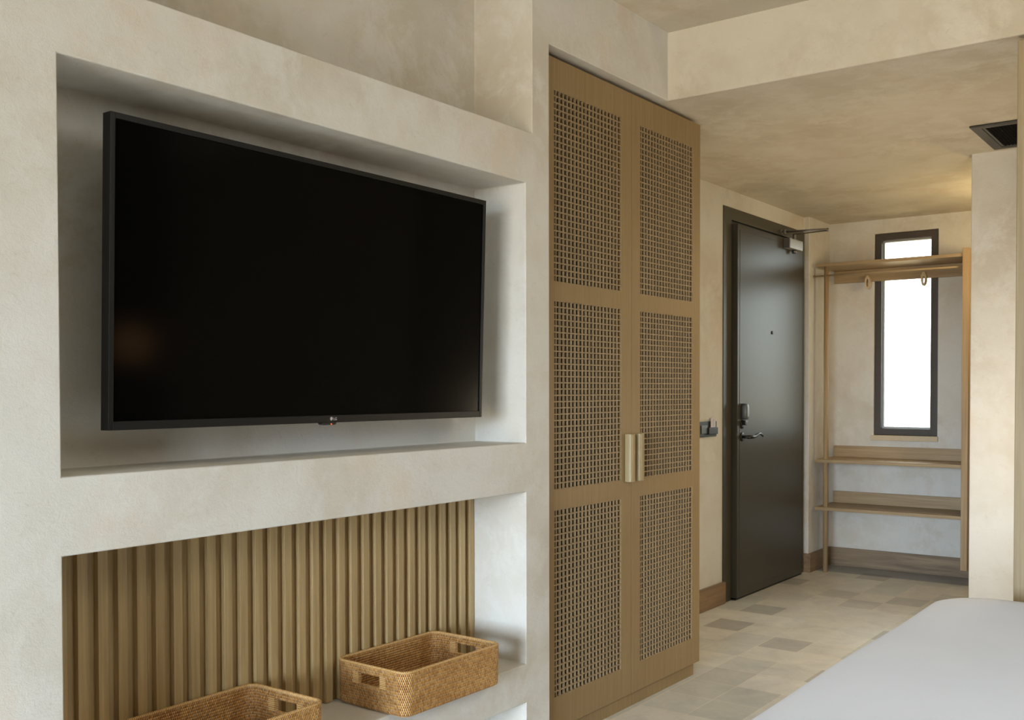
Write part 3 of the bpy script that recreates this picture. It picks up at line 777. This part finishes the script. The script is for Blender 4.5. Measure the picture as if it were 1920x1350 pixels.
    # rim: wrapped roll along the top
    bm = bmesh.new(); uv = bm.loops.layers.uv.new('UVMap')
    rp_, S2 = outline(BL, BW, BR, 0.0012); nn = 14; rings = []; m_ = len(rp_)
    for i, (x, y, nx, ny, s) in enumerate(rp_):
        rr = 1.0 + 0.05*math.cos(2*math.pi*s/0.0040)
        ring = []
        for k in range(nn):
            a = 2*math.pi*k/nn; o_ = math.cos(a)*0.0052*rr; z = BH-0.0046+math.sin(a)*0.0046*rr
            c_ = -0.0030
            ring.append(bm.verts.new((x+nx*(c_+o_), y+ny*(c_+o_), z)))
        rings.append(ring)
    for i in range(m_):
        j = (i+1) % m_; s0 = rp_[i][4]; s1 = rp_[j][4] if j else S2
        for k in range(nn):
            k2 = (k+1) % nn
            f = bm.faces.new((rings[i][k], rings[j][k], rings[j][k2], rings[i][k2])); f.smooth = True
            for lp, u_ in zip(f.loops, ((s0, k*.002), (s1, k*.002), (s1, k*.002+.002), (s0, k*.002+.002))): lp[uv].uv = u_
    bmesh.ops.recalc_face_normals(bm, faces=bm.faces)
    me = bpy.data.meshes.new('rim'); bm.to_mesh(me); bm.free(); me.materials.append(M_WRAP)
    o = bpy.data.objects.new('rim', me); C.objects.link(o); o.parent = t
    # wrapped bindings at both ends of each hand hole
    for sx_ in (-1, 1):
        for sy_ in (-1, 1):
            bm = bmesh.new(); uv = bm.loops.layers.uv.new('UVMap')
            xo = sx_*(BL/2 + 0.0020); xi = sx_*(BL/2 - WT - 0.0015)
            y0_, y1_ = sy_*(hy-0.002), sy_*(hy+0.020)
            nzz = 36; za, zb = hz0-0.001, hz1+0.001
            ringz = []
            for j in range(nzz+1):
                z = za + (zb-za)*j/nzz; bu = 0.0009*abs(math.sin(math.pi*9*j/nzz))
                ringz.append([bm.verts.new((xo+sx_*bu, y0_-sy_*bu, z)), bm.verts.new((xo+sx_*bu, y1_, z)), bm.verts.new((xi-sx_*bu, y1_, z)), bm.verts.new((xi-sx_*bu, y0_-sy_*bu, z))])
            for j in range(nzz):
                for k in range(4):
                    k2 = (k+1) % 4
                    f = bm.faces.new((ringz[j][k], ringz[j][k2], ringz[j+1][k2], ringz[j+1][k])); f.smooth = False
                    for lp, (jj, kk) in zip(f.loops, ((j, k), (j, k2), (j+1, k2), (j+1, k))): lp[uv].uv = ((zb-za)*jj/nzz, kk*0.01)
            bm.faces.new(ringz[0][::-1]); bm.faces.new(ringz[-1])
            bmesh.ops.recalc_face_normals(bm, faces=bm.faces)
            me = bpy.data.meshes.new('handle_binding'); bm.to_mesh(me); bm.free(); me.materials.append(M_WRAP)
            o = bpy.data.objects.new('handle_binding', me); C.objects.link(o); o.parent = t
    return t
b1 = make_basket(); ZS = 0.3475
b1.location = (2.347, 2.071, ZS); b1.rotation_euler = (0, 0, -0.021)
tag(b1, 'rattan basket with hand holes standing at the right end of the shelf, fully in view', 'basket', 'rattan baskets on the niche shelf')
b2 = b1.copy(); C.objects.link(b2)
for ch in list(b1.children):
    c_ = ch.copy(); C.objects.link(c_); c_.parent = b2
b2.location = (1.600, 2.070, ZS); b2.rotation_euler = (0, 0, 0.012)
tag(b2, 'rattan basket left of the other one, cut off by the bottom edge of the photo', 'basket', 'rattan baskets on the niche shelf')
